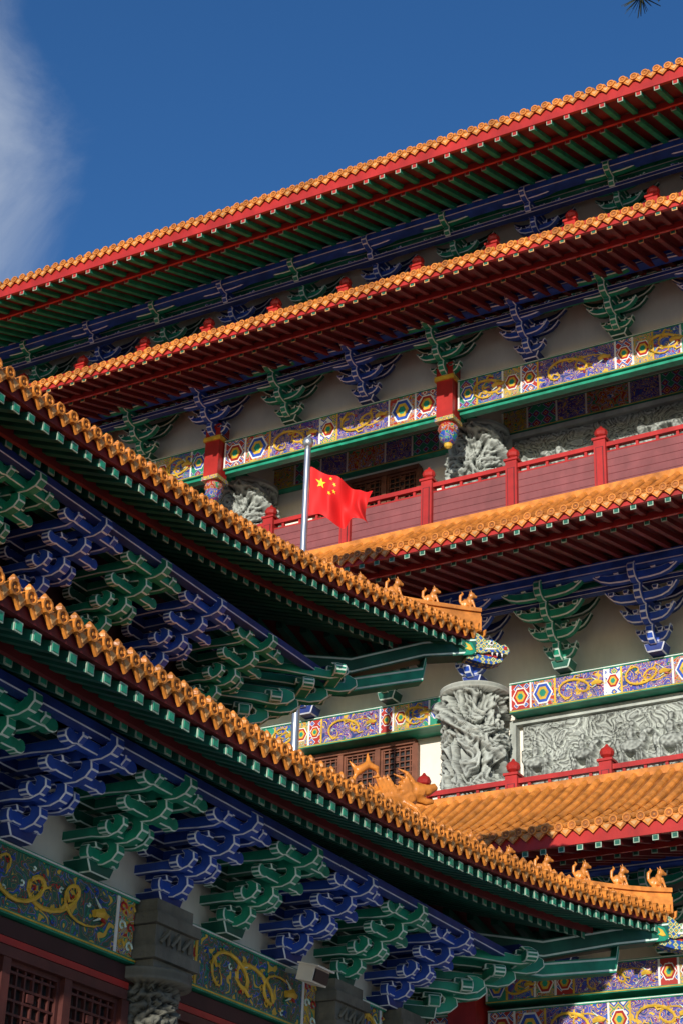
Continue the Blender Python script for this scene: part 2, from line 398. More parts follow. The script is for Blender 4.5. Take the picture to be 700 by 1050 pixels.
def band(mb,T,s0,s1,n0,n1,z0,z1,style=0,orn=True):
    L=s1-s0
    if style==0: segs=[(.08,'mosaic_red'),(.11,'DB'),(.08,'scroll_gold'),(.07,'mosaic_white'),(.32,'DR'),(.07,'mosaic_white'),(.08,'scroll_gold'),(.11,'DB'),(.08,'mosaic_red')]
    elif style==1: segs=[(.10,'mosaic_white'),(.12,'scroll_red'),(.24,'DR'),(.08,'mosaic_gold'),(.24,'DR'),(.12,'scroll_red'),(.10,'mosaic_white')]
    elif style==2: segs=[(.11,'scroll_gold'),(.78,'DG'),(.11,'scroll_gold')]
    else: segs=[(.12,'scroll_gold'),(.14,'mosaic_red'),(.14,'dragon_purple'),(.20,'scroll_red'),(.14,'dragon_purple'),(.14,'mosaic_red'),(.12,'mosaic_gold')]
    tot=sum(a for a,_ in segs); s=s0
    h=z1-z0; e=min(.05,h*.09)
    for a,mi in segs:
        w=L*a/tot
        mat={'DR':'dragon_purple','DG':'dragon_green','DB':'dragon_blue'}.get(mi,mi)
        mb.box(s+.02,s+w-.02,n0,n1,z0+e,z1-e,mat,T)
        mb.box(s-.02,s+.02,n0,n1+.012,z0+e,z1-e,'white_trim' if not mi.startswith('D') else 'gold_paint',T)
        if mi[0]=='D' and len(mi)==2 and orn:
            dragon(mb,T,s+.04,s+w-.04,n1,(z0+z1)/2,h*.34,random.choice((-1,1)))
        elif orn and w>.2 and style!=2:
            cs=s+w/2; hz=(z0+z1)/2; q=min(w*.42,h*.36)
            for rr,mt,dn in ((q,'white_trim',.006),(q*.86,'red_lacquer' if 'red' not in mi else 'blue_paint',.010),(q*.6,'gold_paint',.014),(q*.34,'green_paint',.018)):
                mb.prof([(cs-rr,hz),(cs-rr*.45,hz-rr),(cs+rr*.45,hz-rr),(cs+rr,hz),(cs+rr*.45,hz+rr),(cs-rr*.45,hz+rr)],'sz',n1+dn/2,dn,mt,T)
        elif style==2:
            for q in range(3):
                for u in (.28,.72):
                    cs=s+w*u; cz=z0+e+(h-2*e)*(q+.5)/3; rr=min(w*.2,h*.13)
                    P=[(cs+rr*(1-.11*v)*math.cos(v*.8),n1+.008,cz+rr*(1-.11*v)*math.sin(v*.8)) for v in range(8)]
                    mb.tube(P,[.014]*7+[.005],4,('gold_paint','mint_trim','red_lacquer')[(q+int(u*2))%3],T)
        s+=w
    mb.box(s0-.02,s1+.02,n0,n1+.02,z1-e,z1,'green_paint',T)
    mb.box(s0-.02,s1+.02,n0,n1+.02,z0,z0+e,'green_paint',T)
    mb.box(s0-.02,s1+.02,n0+.02,n1+.032,z1-e*.6,z1-e*.3,'white_trim',T)
    mb.box(s0-.02,s1+.02,n0+.02,n1+.032,z0+e*.35,z0+e*.65,'gold_paint',T)

def sst(a,b,x):
    x=max(0,min(1,(x-a)/(b-a))); return x*x*(3-2*x)
def carve(p,dens=1.0):
    w=noise.noise_vector(p*1.1*dens)*.55+noise.noise_vector(p*2.7*dens)*.16
    q=(p+w)*dens
    n1=noise.noise(q*.9); n2=noise.noise(q*2.2+Vector((5,2,8)))
    body=sst(-.20,.20,math.sin(n1*15))
    cl=sst(-.1,.35,math.sin(n2*13+n1*4))
    f=abs(noise.noise(q*6.0)); g=noise.noise(q*13)
    return .52*body+.32*cl*(1-.4*body)+.24*f+.08*g
def relief_panel(mb,T,s0,s1,n,z0,z1,depth,nx,nz,mat='stone',seed=0):
    rnd=random.Random(int(seed*10)); figs=[]
    x=s0+.35
    while x<s1-.35:
        zc=z0+(z1-z0)*rnd.uniform(.34,.46); d=rnd.choice((-1,1)); sc=rnd.uniform(.85,1.2)
        body=[(0,0,.30,.15),(.24*d,.14,.10,.16),(.34*d,.27,.14,.075),(-.30*d,.05,.07,.16),
              (.20*d,-.24,.045,.20),(.10*d,-.26,.04,.18),(-.20*d,-.25,.045,.2),(-.27*d,-.22,.04,.18),
              (-.02*d,.25,.10,.16),(.0,.47,.075,.085),(.12*d,.28,.13,.04)]
        for (a,b_,ra_,rb) in body: figs.append((x+a*sc,zc+b_*sc,ra_*sc,rb*sc))
        x+=rnd.uniform(.85,1.1)
    vs=[];fs=[]
    for j in range(nz+1):
        for i in range(nx+1):
            s=s0+(s1-s0)*i/nx; z=z0+(z1-z0)*j/nz
            e=min(1,min(s-s0,s1-s,z-z0,z1-z)/.06)
            hh=carve(Vector((s+seed,seed*2.1,z*1.15)),1.35)*.45
            fg=0
            for (fx,fz,fa,fb) in figs:
                dx=(s-fx)/fa
                if abs(dx)>1: continue
                dz=(z-fz)/fb; r2=dx*dx+dz*dz
                if r2<1: fg=max(fg,min(1,(1-r2)*2.2)**.5*min(1,(fa+fb)*3.2))
            if fg>0: hh=max(hh,.50+.60*fg+.10*noise.noise(Vector((s*14,z*14,1))))
            vs.append((s,n+depth*hh*e,z))
    for j in range(nz):
        for i in range(nx):
            a=j*(nx+1)+i; fs.append((a,a+1,a+nx+2,a+nx+1))
    mb.add(vs,fs,mat,T)

def railing(mb,T,s0,s1,n,z,h,step,panel='rail_panel',start=None):
    s=start if start is not None else s0
    while s-step>s0: s-=step
    ps=[]
    while s<=s1: ps.append(s); s+=step
    for s in ps:
        mb.box(s-.13,s+.13,n-.13,n+.13,z,z+h+.06,'red_lacquer',T)
        mb.box(s-.16,s+.16,n-.16,n+.16,z+h+.06,z+h+.11,'red_lacquer',T)
        mb.lathe(s,n,[(.09,z+h+.11),(.07,z+h+.15),(.13,z+h+.20),(.15,z+h+.27),(.12,z+h+.34),(.05,z+h+.39),(.02,z+h+.44)],10,'red_lacquer',T)
        mb.box(s-.085,s+.085,n+.13,n+.142,z+.15,z+h-.12,'soffit_red',T)
        mb.box(s-.065,s+.065,n+.14,n+.15,z+.17,z+h-.14,'red_lacquer',T)
    for a,b_ in zip(ps[:-1],ps[1:]):
        a+=.13;b_-=.13
        mb.box(a,b_,n-.06,n+.06,z+h-.10,z+h,'red_lacquer',T)
        mb.box(a,b_,n-.04,n+.04,z+h-.235,z+h-.20,'red_lacquer',T)
        for q in range(4):
            sq=a+(b_-a)*(q+.5)/4
            mb.box(sq-.03,sq+.03,n-.03,n+.03,z+h-.2,z+h-.10,'red_lacquer',T)
        mb.box(a,b_,n-.035,n+.035,z+.10,z+h-.235,panel,T)
        mb.box(a,b_,n-.06,n+.06,z,z+.10,'red_lacquer',T)
        for q in range(1,5):
            zz=z+.10+(h-.335)*q/5
            mb.box(a,b_,n+.035,n+.039,zz-.006,zz+.006,'soffit_red',T)

def lattice(mb,T,s0,s1,n,z0,z1,mat='brown_wood'):
    mb.box(s0,s1,n-.10,n-.06,z0,z1,'black',T)
    w=.10
    mb.box(s0,s1,n-.02,n+.09,z1-w,z1,mat,T); mb.box(s0,s1,n-.02,n+.09,z0,z0+w,mat,T)
    k=max(1,round((s1-s0)/.95))
    for i in range(k+1):
        c=s0+(s1-s0)*i/k
        mb.box(c-.06,c+.06,n-.02,n+.075,z0+w,z1-w,mat,T)
    for i in range(k):
        a=s0+(s1-s0)*i/k+.06; b_=s0+(s1-s0)*(i+1)/k-.06
        mb.box(a,b_,n-.05,n+.03,z0+w,z0+w+(z1-z0)*.28,mat,T)
        mb.box(a+.1,b_-.1,n+.03,n+.045,z0+w+.1,z0+(z1-z0)*.28,'dark_wood',T)
        za=z0+w+(z1-z0)*.28; zc=z1-w; st=.13
        mb.box(a,a+.05,n-.05,n+.02,za,zc,mat,T); mb.box(b_-.05,b_,n-.05,n+.02,za,zc,mat,T); mb.box(a+.05,b_-.05,n-.05,n+.02,zc-.05,zc,mat,T)
        q=a+st/2
        while q<b_: mb.box(q-.012,q+.012,n-.04,n+.0,za,zc,mat,T); q+=st
        q=za+st/2
        while q<zc: mb.box(a,b_,n-.037,n+.003,q-.012,q+.012,mat,T); q+=st
        q=za+st
        while q<zc-.05:
            mb.box((a+b_)/2-.05,(a+b_)/2+.05,n-.03,n+.008,q-.04,q+.04,mat,T); q+=st*2

# ================================================================== MAIN HALL
hall=empty('temple_hall')
TM=lambda p:(p[0],40-p[1],p[2])
def Y(y): return 40-y
XL,XR=-47.1,8.7
COLX=[-16.1+6.2*k for k in range(-5,5)]
BAY=6.2; SP=BAY/3
core=MB()
core.box(XL+.5,XR-.5,34,52,0,27.5,'plaster')
core.box(XL+.5,XR-.5,33.1,34.0,25.3,28.9,'plaster')
core.box(XL,XR,32.32,32.4,23.60,25.0,'plaster')
core.box(XL,XR,31.9,34.0,12.5,13.0,'slab')
core.box(XL,XR,31.5,34.0,19.2,19.72,'slab')
core.box(XL,XR,31.2,34.0,25.0,25.3,'soffit_red')
core.box(XL-1,XR+1,27.2,54,0,1.0,'slab')
core.obj('walls',hall)

tiles=MB(); und=MB()
Lm=(XR-XL)/2; cxm=(XR+XL)/2
TMc=lambda p:(cxm+p[0],40-p[1],p[2])
eave(tiles,und,TMc,Lm+1.5,Y(28.8),Y(40.0),27.62,6.5,pitch=.25,slope=.36,inner=Y(33.1),fly=1.0,knob=True,seg=4,raf='green_paint',capin='red_lacquer',sof='soffit_red',fh=.30,drop=.34,rp=.40,rw=.11)
eave(tiles,und,TMc,Lm+1.5,Y(28.6),Y(31.3),24.12,1.55,pitch=.25,slope=.30,inner=Y(32.3),raf='soffit_red',cap='tile_pale',capin='dark_green_paint',knob=True,drop=.14,rp=.34,seg=3,rw=.10)
eave(tiles,und,TMc,Lm+1.5,Y(29.2),Y(31.55),18.10,1.62,pitch=.25,slope=.22,inner=Y(33.4),raf='soffit_red',knob=False,drop=.16,rp=.34,seg=3,fly=.7,rw=.10)
eave(tiles,und,TMc,Lm+1.5,Y(28.6),Y(31.7),11.62,1.95,pitch=.25,slope=.25,inner=Y(33.4),raf='soffit_red',knob=False,drop=.30,rp=.34,seg=5,fh=.26,rw=.10)
tiles.add([(XL-2,40,34.1),(XR+2,40,34.1),(XR+2,53.5,27.6),(XL-2,53.5,27.6)],[(0,1,2,3)],'tile_pan')
tiles.box(XL-2,XR+2,39.8,40.2,34.0,34.8,'tile_glaze')
tiles.box(XL,XR,31.2,31.42,25.5,25.82,'tile_glaze')
tiles.box(XL,XR,31.45,31.62,19.6,19.80,'tile_glaze')
tiles.box(XL,XR,31.62,31.8,13.45,13.66,'tile_glaze')
tiles.obj('roof_tiles',hall); und.obj('eave_rafters',hall)

pm=MB()
def pur(y,z,r,mat,line='white_trim'):
    pm.box(XL,XR,y-r,y+r,z-r,z+r,mat)
    pm.box(XL,XR,y-r-.008,y-r+.01,z-r*.75,z-r*.60,line)
    pm.box(XL,XR,y-r-.008,y-r+.01,z+r*.60,z+r*.75,line)
pur(31.75,28.02,.13,'blue_paint'); pur(32.3,28.1,.11,'green_paint'); pur(32.0,27.62,.07,'dark_blue_paint')
pur(31.0,24.66,.13,'blue_paint','lilac_trim'); pur(31.6,24.62,.10,'green_paint'); pur(31.25,24.35,.07,'dark_blue_paint')
pur(32.2,18.26,.13,'blue_paint','lilac_trim'); pur(32.75,18.2,.10,'green_paint','mint_trim'); pur(32.5,17.95,.07,'dark_blue_paint')
pur(31.9,11.95,.13,'blue_paint'); pur(32.5,11.85,.10,'green_paint')
pm.obj('purlins',hall)

bd=MB()
for i,c in enumerate(COLX[:-1]):
    a,b_=c+.26,c+BAY-.26
    vis=(-34<c<-9)
    band(bd,TM,a,b_,Y(32.25),Y(32.0),22.78,23.58,0 if i%2 else 1,vis)
    bd.box(a,b_,Y(32.25)-.0,Y(32.25)+.2,22.70,22.775,'green_paint',TM)
    band(bd,TM,c+.5,c+BAY-.5,Y(34.0),Y(33.8),23.0,23.65,3,False)
    band(bd,TM,c+.78,c+BAY-.78,Y(34.0),Y(33.45),16.0,16.68,1 if i%2 else 0,vis)
    band(bd,TM,c+.3,c+BAY-.3,Y(34.0),Y(33.05),26.25,26.98,3,False)
    band(bd,TM,c+.4,c+BAY-.4,Y(33.6),Y(33.0),9.85,10.45,0,vis)
    band(bd,TM,c+.4,c+BAY-.4,Y(33.6),Y(33.1),9.0,9.75,1,vis)
bd.obj('painted_beams',hall)

hp=MB()
for c in COLX:
    hp.box(c-.2,c+.2,31.8,32.2,22.55,24.0,'red_lacquer')
    hp.box(c-.24,c+.24,31.76,32.24,23.55,23.66,'gold_paint')
    hp.box(c-.23,c+.23,31.77,32.23,22.50,22.60,'scroll_gold')
    hp.lathe(c,32.0,[(.10,22.0),(.17,22.06),(.22,22.18),(.19,22.26)],12,'dragon_blue')
    hp.lathe(c,32.0,[(.19,22.26),(.24,22.34),(.22,22.42),(.18,22.46)],12,'scroll_red')
    hp.lathe(c,32.0,[(.18,22.46),(.21,22.48),(.18,22.50)],12,'red_lacquer')
    hp.lathe(c,32.0,[(.02,21.88),(.08,21.92),(.10,21.98),(.09,22.0)],12,'gold_paint')
    hp.box(c-.12,c+.12,32.2,34,22.85,23.3,'green_paint')
    hp.box(c-.3,c+.3,32.7,33.9,9.0,10.5,'red_lacquer')
    hp.cyl(c,33.3,1.0,9.0,.36,.36,16,'red_lacquer')
hp.obj('hanging_posts',hall)

for i in range(-12,12):
    x=-16.1+i*SP
    if x<XL+1 or x>XR-1: continue
    g=(i%2==0)
    inst(BR['g' if g else 'b'],'bracket',hall,(x,32.1,23.60),math.pi,(.94,1.12,.96))
    inst(BR['g' if g else 'b'],'bracket',hall,(x,32.95,27.0),math.pi,(.88,1.10,.92))
    inst(BR['b' if g else 'g'],'bracket',hall,(x,33.4,16.72),math.pi,(.96,1.12,1.28))
    inst(BR['g' if g else 'b'],'bracket',hall,(x,33.1,10.5),math.pi,(.92,1.0,1.1))

rl=MB()
for c in COLX:
    if c<-30: continue
    if c>-17 :
        big=(c<-15)
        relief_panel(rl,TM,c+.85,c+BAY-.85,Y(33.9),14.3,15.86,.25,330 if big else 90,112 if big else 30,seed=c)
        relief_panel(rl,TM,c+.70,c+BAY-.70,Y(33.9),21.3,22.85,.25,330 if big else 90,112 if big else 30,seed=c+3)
rl.obj('stone_reliefs',hall,smooth=True)
wl=MB()
for c in COLX:
    if c>-17:
        for (z0,z1) in ((14.1,15.98),(21.1,22.97)):
            e=.12
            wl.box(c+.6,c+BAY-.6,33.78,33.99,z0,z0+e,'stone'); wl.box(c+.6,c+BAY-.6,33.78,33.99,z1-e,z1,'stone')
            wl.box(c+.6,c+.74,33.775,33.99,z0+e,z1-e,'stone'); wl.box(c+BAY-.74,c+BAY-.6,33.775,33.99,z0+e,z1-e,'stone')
    else:
        lattice(wl,TM,c+1.7,c+4.5,Y(33.93),13.3,15.97)
        lattice(wl,TM,c+1.7,c+4.5,Y(33.93),20.0,22.85)
    lattice(wl,TM,c+1.0,c+5.2,Y(33.93),1.2,8.9,'brown_wood')
wl.obj('windows_and_frames',hall)

def carved_column(name,r,h,seg=150,rows=170,mat='stone',depth=.2,sd=0,dens=1.3):
    mb=MB(); vs=[];fs=[]
    for j in range(rows+1):
        z=h*j/rows
        for i in range(seg):
            a=2*math.pi*i/seg
            p=Vector((math.cos(a)*r*1.2+sd,math.sin(a)*r*1.2,z*1.0))
            d=carve(p,dens)
            ph=(z*2.0+a*1.0)%(2*math.pi); w=1-sst(.35,.62,abs(ph-math.pi+.35*math.sin(z*4+a*2)))
            sc=.5+.5*math.cos(a*26+z*8)*math.cos(z*22)
            rr=r+depth*(d*(1-w*.55)+w*(.85+.14*sc))-depth*.4
            if j>rows-7: rr=r+.16
            if j<4: rr=r+.12
            vs.append((rr*math.cos(a),rr*math.sin(a),z))
    for j in range(rows):
        fs+=[(j*seg+i,j*seg+(i+1)%seg,(j+1)*seg+(i+1)%seg,(j+1)*seg+i) for i in range(seg)]
    fs+=[tuple(range(rows*seg,(rows+1)*seg))]
    mb.add(vs,fs,mat)
    return mb.mesh(name,True)
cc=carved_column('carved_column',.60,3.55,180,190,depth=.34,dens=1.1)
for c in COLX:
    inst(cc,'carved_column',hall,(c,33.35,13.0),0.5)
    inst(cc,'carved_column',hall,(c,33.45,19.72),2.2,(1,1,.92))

ra=MB()
railing(ra,TM,XL,XR,Y(31.85),19.78,1.20,2.03,start=-14.46)
railing(ra,TM,XL,XR,Y(32.1),12.98,1.02,2.0,start=-12.66)
railing(ra,TM,XL,XR,Y(31.5),25.45,1.06,1.93,start=-14.72)
ra.obj('balustrades',hall)

# ================================================================== PAVILION
pav=empty('temple_pavilion')
CX,CY=-19.4,11.6
SIDES=[
 ('E',lambda p:(CX+p[1],CY+p[0],p[2]),0),
 ('N',lambda p:(CX-p[0],CY+p[1],p[2]),1),
 ('W',lambda p:(CX-p[1],CY-p[0],p[2]),0),
 ('S',lambda p:(CX+p[0],CY-p[1],p[2]),1)]
pt=MB(); pu=MB()
TI=[dict(hx=10.0,hy=13.0,R=4.0,Z0=7.86,H=2.3,U=1.05),
    dict(hx=7.97,hy=10.97,R=7.97,Z0=11.50,H=4.6,U=1.38)]
OUT=.4
for ti,t in enumerate(TI):
    for nm,T,sw in SIDES:
        E=t['hx'] if not sw else t['hy']; L=t['hy'] if not sw else t['hx']
        fine=nm in('E','N')
        eave(pt,pu,T,L,E,E-t['R'],t['Z0'],t['H'],U=t['U'],OUT=OUT,pitch=.215 if fine else .3,mitre=True,slope=.38 if not sw else .34,inner=E-(2.2 if not sw else 3.1),fly=.72,
             raf='dark_green_paint',capin='green_paint',sof='soffit_red',fasc='soffit_red',seg=6 if ti==0 else 8,drop=.20,rp=.25 if fine else .4,fh=.14,rw=.10)
def hip(ti,sx,sy,mbt):
    t=TI[ti]; hx,hy=t['hx']+OUT,t['hy']+OUT; W=t['R']+OUT
    K=16; pts=[]
    for i in range(K+1):
        q=(i/K)**1.3*(W-.05)
        tt=q/W; z=t['Z0']+t['H']*(.75*tt+.25*tt*tt)+t['U']*max(0,1-q/11)**1.7*(1-tt)**1.5
        pts.append(Vector((CX+sx*(hx-q),CY+sy*(hy-q),z)))
    side=Vector((sx,-sy,0)).normalized()
    for (w,z0,z1) in ((.13,-.03,.20),(.10,.2,.27),(.14,.27,.33)):
        vs=[]
        for p in pts:
            for sd,zz in ((-w,z0),(w,z0),(w,z1),(-w,z1)):
                q=p+side*sd; vs.append((q.x,q.y,p.z+zz))
        fs=[]
        for j in range(K):
            o=j*4; fs+=[(o,o+1,o+5,o+4),(o+1,o+2,o+6,o+5),(o+2,o+3,o+7,o+6),(o+3,o,o+4,o+7)]
        fs+=[(0,1,2,3),(K*4+3,K*4+2,K*4+1,K*4)]
        mbt.add(vs,fs,'tile_glaze')
    return pts
CORN=[(1,1),(-1,1),(-1,-1),(1,-1)]
hips={(ti,c):hip(ti,c[0],c[1],pt) for ti in (0,1) for c in CORN}
pt.box(CX-.2,CX+.2,CY-3.2,CY+3.2,TI[1]['Z0']+TI[1]['H']-.1,TI[1]['Z0']+TI[1]['H']+.6,'tile_glaze')
rx,ry=10-4.0,13-4.0; zr=TI[0]['Z0']+TI[0]['H']
for (a0,a1,b0,b1) in ((CX+rx-.15,CX+rx+.1,CY-ry,CY+ry),(CX-rx-.1,CX-rx+.15,CY-ry,CY+ry),(CX-rx+.16,CX+rx-.16,CY+ry-.15,CY+ry+.1),(CX-rx+.16,CX+rx-.16,CY-ry-.1,CY-ry+.15)):
    pt.box(a0,a1,b0,b1,zr-.1,zr+.2,'tile_glaze')
# top deck between the lower roof and the set-back upper wall
pt.box(CX-rx+.16,CX+rx-.16,CY-ry+.16,CY+ry-.16,zr-.25,zr-.02,'tile_pan')
pt.obj('roof_tiles',pav); pu.obj('eave_rafters',pav)

pw=MB(); pb=MB()
wx,wy=7.8,10.2
pw.box(CX-wx+.1,CX+wx-.1,CY-wy+.1,CY+wy-.1,0,8.3,'plaster')
ux,uy=5.95,8.1
pw.box(CX-ux+.1,CX+ux-.1,CY-uy+.1,CY+uy-.1,8,12.2,'dark_wood')
pw.box(CX-9,CX+9,CY-12,CY+12,0,.6,'slab')
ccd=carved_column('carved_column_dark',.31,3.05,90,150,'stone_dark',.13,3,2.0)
for nm,T,sw in SIDES:
    wn=wx if not sw else wy; wl_=wy if not sw else wx
    un=ux if not sw else uy; ul=uy if not sw else ux
    dz=.0 if not sw else .18
    for (n_,z,r,mat,ln,half) in ((wn+1.16,7.86+dz,.06,'dark_blue_paint','lilac_trim',wl_+1.2),(wn+.62,7.94+dz,.06,'dark_green_paint','mint_trim',wl_+.6),(wn+.1,7.98+dz,.08,'dark_blue_paint','lilac_trim',wl_),
                            (un+1.16,11.50+dz,.06,'dark_blue_paint','lilac_trim',ul+1.2),(un+.62,11.58+dz,.06,'dark_green_paint','mint_trim',ul+.6),(un+.1,11.62+dz,.08,'dark_blue_paint','lilac_trim',ul)):
        pb.box(-half,half,n_-r,n_+r,z-r,z+r,mat,T)
        for q in (-.8,):
            pb.box(-half,half,n_+r-.005,n_+r+.008,z+r*q,z+r*(q+.22),ln,T)
    pb.box(-ul+.1,ul-.1,un-.1,un+.05,10.1,10.60,'red_lacquer',T)
    pb.box(-ul+.1,ul-.1,un+.05,un+.065,10.18,10.22,'gold_paint',T)
    if nm in('E','W'): cs=[8.3,4.5,.7,-3.1,-6.9]+[10.0,-10.0]
    else: cs=[-7.6,-3.8,0,3.8,7.6]
    cs=sorted(cs)
    for a,b_ in zip(cs[:-1],cs[1:]):
        if b_-a<1: continue
        band(pb,T,a+.42,b_-.42,wn-.1,wn+.06,6.28,6.97,2,nm=='E')
        pb.box(a+.3,b_-.3,wn-.1,wn+.02,6.1,6.26,'dark_wood',T)
        pb.box(a+.4,b_-.4,wn-.09,wn+.03,6.02,6.09,'red_lacquer',T)
        lattice(pb,T,a+.45,b_-.45,wn-.03,.8,6.0,'door_wood')
    for c in cs:
        x,y,z=T((c,wn-.02,0))
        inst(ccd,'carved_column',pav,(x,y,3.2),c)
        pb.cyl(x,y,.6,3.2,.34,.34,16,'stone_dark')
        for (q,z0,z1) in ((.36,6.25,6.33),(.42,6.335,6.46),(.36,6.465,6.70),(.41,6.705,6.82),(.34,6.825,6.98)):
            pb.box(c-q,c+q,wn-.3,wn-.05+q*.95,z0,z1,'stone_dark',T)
        for q in (-.2,0,.2):
            pb.tube([(c+q-.07,wn+.30,6.52),(c+q,wn+.34,6.64),(c+q+.07,wn+.30,6.52)],[.03,.035,.03],5,'stone_dark',T)
pw.obj('walls',pav); pb.obj('beams_and_windows',pav)

ROT={'E':-math.pi/2,'N':0,'W':math.pi/2,'S':math.pi}
for nm,T,sw in SIDES:
    wn=wx if not sw else wy; wl_=wy if not sw else wx
    un=ux if not sw else uy; ul=uy if not sw else ux
    for (n_,hl,z) in ((wn,wl_,6.98),(un,ul,10.62)):
        k=int(round((2*hl-1.2)/1.24)); st=(2*hl-1.2)/k
        for i in range(k+1):
            s=-hl+.6+i*st
            inst(BR['B' if i%2 else 'G'],'bracket',pav,T((s,n_,z)),ROT[nm],(.98,.96,.82 if not sw else .96))
for sx,sy in CORN:
    for (hx_,hy_,z) in ((wx,wy,6.98),(ux,uy,10.62)):
        ang=math.atan2(sy,sx)-math.pi/2
        inst(BR['G'],'corner_bracket',pav,(CX+sx*(hx_+.05),CY+sy*(hy_+.05),z),ang,(1.15,1.40,.90))

def dragon_head():
    mb=MB()
    up=[(-.1,.02),(.25,.0),(.38,.05),(.62,.08),(.80,.04),(.86,.10),(.84,.20),(.76,.27),(.66,.24),(.58,.28),(.46,.34),(.34,.30),(.22,.40),(.02,.48),(-.05,.40),(.06,.30),(-.1,.30)]
    mb.prof(up,'nz',0,.30,'head_paint')
    lo=[(-.1,.0),(.22,-.02),(.40,-.02),(.62,-.06),(.72,-.03),(.70,-.12),(.50,-.20),(.25,-.20),(-.1,-.14)]
    mb.prof(lo,'nz',0,.24,'head_paint')
    mb.prof([(.2,-.015),(.6,-.03),(.6,.02),(.3,.03)],'nz',0,.18,'red_lacquer')
    for s in (-1,1):
        mb.prof([(.36,.20),(.46,.18),(.50,.25),(.42,.30)],'nz',s*.155,.05,'white_trim')
        mb.prof([(.40,.22),(.45,.21),(.46,.26),(.42,.27)],'nz',s*.18,.03,'black')
        mb.prof([(.15,.28),(.05,.50),(-.15,.58),(-.02,.44),(.05,.28)],'nz',s*.10,.06,'gold_paint')
        mb.prof([(.1,.0),(.0,.18),(-.22,.26),(-.14,.12),(-.28,.06),(-.12,.0),(-.2,-.12),(0,-.08)],'nz',s*.16,.05,'green_paint')
        mb.prof([(.02,.02),(-.05,.13),(-.16,.17),(-.10,.07),(-.16,.03),(-.06,.0)],'nz',s*.19,.02,'gold_paint')
        for t in (.45,.56,.67): mb.prof([(t,.07),(t+.05,.07),(t+.025,-.02)],'nz',s*.12,.03,'white_trim')
        mb.prof([(.72,.14),(.80,.14),(.80,.22),(.73,.22)],'nz',s*.10,.12,'red_lacquer')
        mb.prof([(.30,.08),(.56,.12),(.54,.15),(.32,.13)],'nz',s*.155,.02,'white_trim')
    return baked(mb,'dragon_head',.008)
DH=dragon_head()
hb=MB()
for ti in (0,1):
    t=TI[ti]
    for c in CORN:
        sx,sy=c
        ang=math.atan2(sy,sx)-math.pi/2
        ca,sa=math.cos(ang),math.sin(ang)
        hxo,hyo=t['hx']+OUT,t['hy']+OUT
        def Td(p,hxo=hxo,hyo=hyo,sx=sx,sy=sy,ca=ca,sa=sa):
            return (CX+sx*hxo+p[0]*ca-p[1]*sa, CY+sy*hyo+p[0]*sa+p[1]*ca, p[2])
        zc=t['Z0']+t['U']
        zi=t['Z0']+.30
        for (w,zo,h,mat,off) in ((.30,-.44,.26,'dark_green_paint',0),(.22,-.70,.22,'green_paint',-.75)):
            pts=[(-.10+off,zc+zo),(-.9,zc+zo-.16-(.10 if off else 0)),(-2.0,zc+zo-.42*t['U']),(-4.1,zi+zo+.35)]
            for (n0,z0),(n1,z1) in zip(pts[:-1],pts[1:]):
                hb.beam(0,w,n0,z0,n1,z1,h,mat,Td)
                for zz in (.02,h-.045):
                    hb.beam(0,w+.014,n0,z0+zz,n1,z1+zz,.025,'mint_trim',Td)
        inst(DH,'dragon_head',pav,Td((0,-.16,zc-.40)),ang,(.88,.70,.72))
hb.obj('hip_beams',pav)

def blob(mb,c,r,mi,seg=8):
    pr=[]
    for j in range(1,6):
        a=math.pi*j/6; pr.append((r[0]*math.sin(a),c[2]-r[2]*math.cos(a)))
    vs=[];sg=seg
    for rad,z in pr:
        for i in range(sg):
            an=2*math.pi*i/sg; vs.append((c[0]+rad*math.cos(an),c[1]+rad*r[1]/r[0]*math.sin(an),z))
    fs=[]
    for j in range(4): fs+=[(j*sg+i,j*sg+(i+1)%sg,(j+1)*sg+(i+1)%sg,(j+1)*sg+i) for i in range(sg)]
    fs+=[tuple(range(sg-1,-1,-1)),tuple(range(4*sg,5*sg))]
    mb.add(vs,fs,mi)
def beast():
    mb=MB(); g='tile_glaze'
    mb.box(-.09,.09,-.17,.17,0,.05,g)
    blob(mb,(0,-.07,.15),(.075,.10,.12),g); blob(mb,(0,.02,.22),(.07,.08,.13),g)
    blob(mb,(0,.08,.37),(.065,.085,.075),g); blob(mb,(0,.155,.35),(.04,.06,.04),g)
    for s in (-1,1):
        mb.tube([(s*.05,.07,.25),(s*.05,.12,.12),(s*.05,.14,.04)],[.035,.026,.032],6,g)
        mb.tube([(s*.06,-.06,.14),(s*.075,.02,.09),(s*.07,.02,.04)],[.05,.035,.035],6,g)
        mb.tube([(s*.035,.06,.42),(s*.05,.03,.49)],[.022,.008],5,g)
    mb.tube([(0,-.14,.10),(0,-.21,.20),(0,-.20,.32),(0,-.14,.38),(0,-.17,.43)],[.035,.035,.04,.03,.01],6,g)
    return baked(mb,'roof_beast',0,remesh=.013)
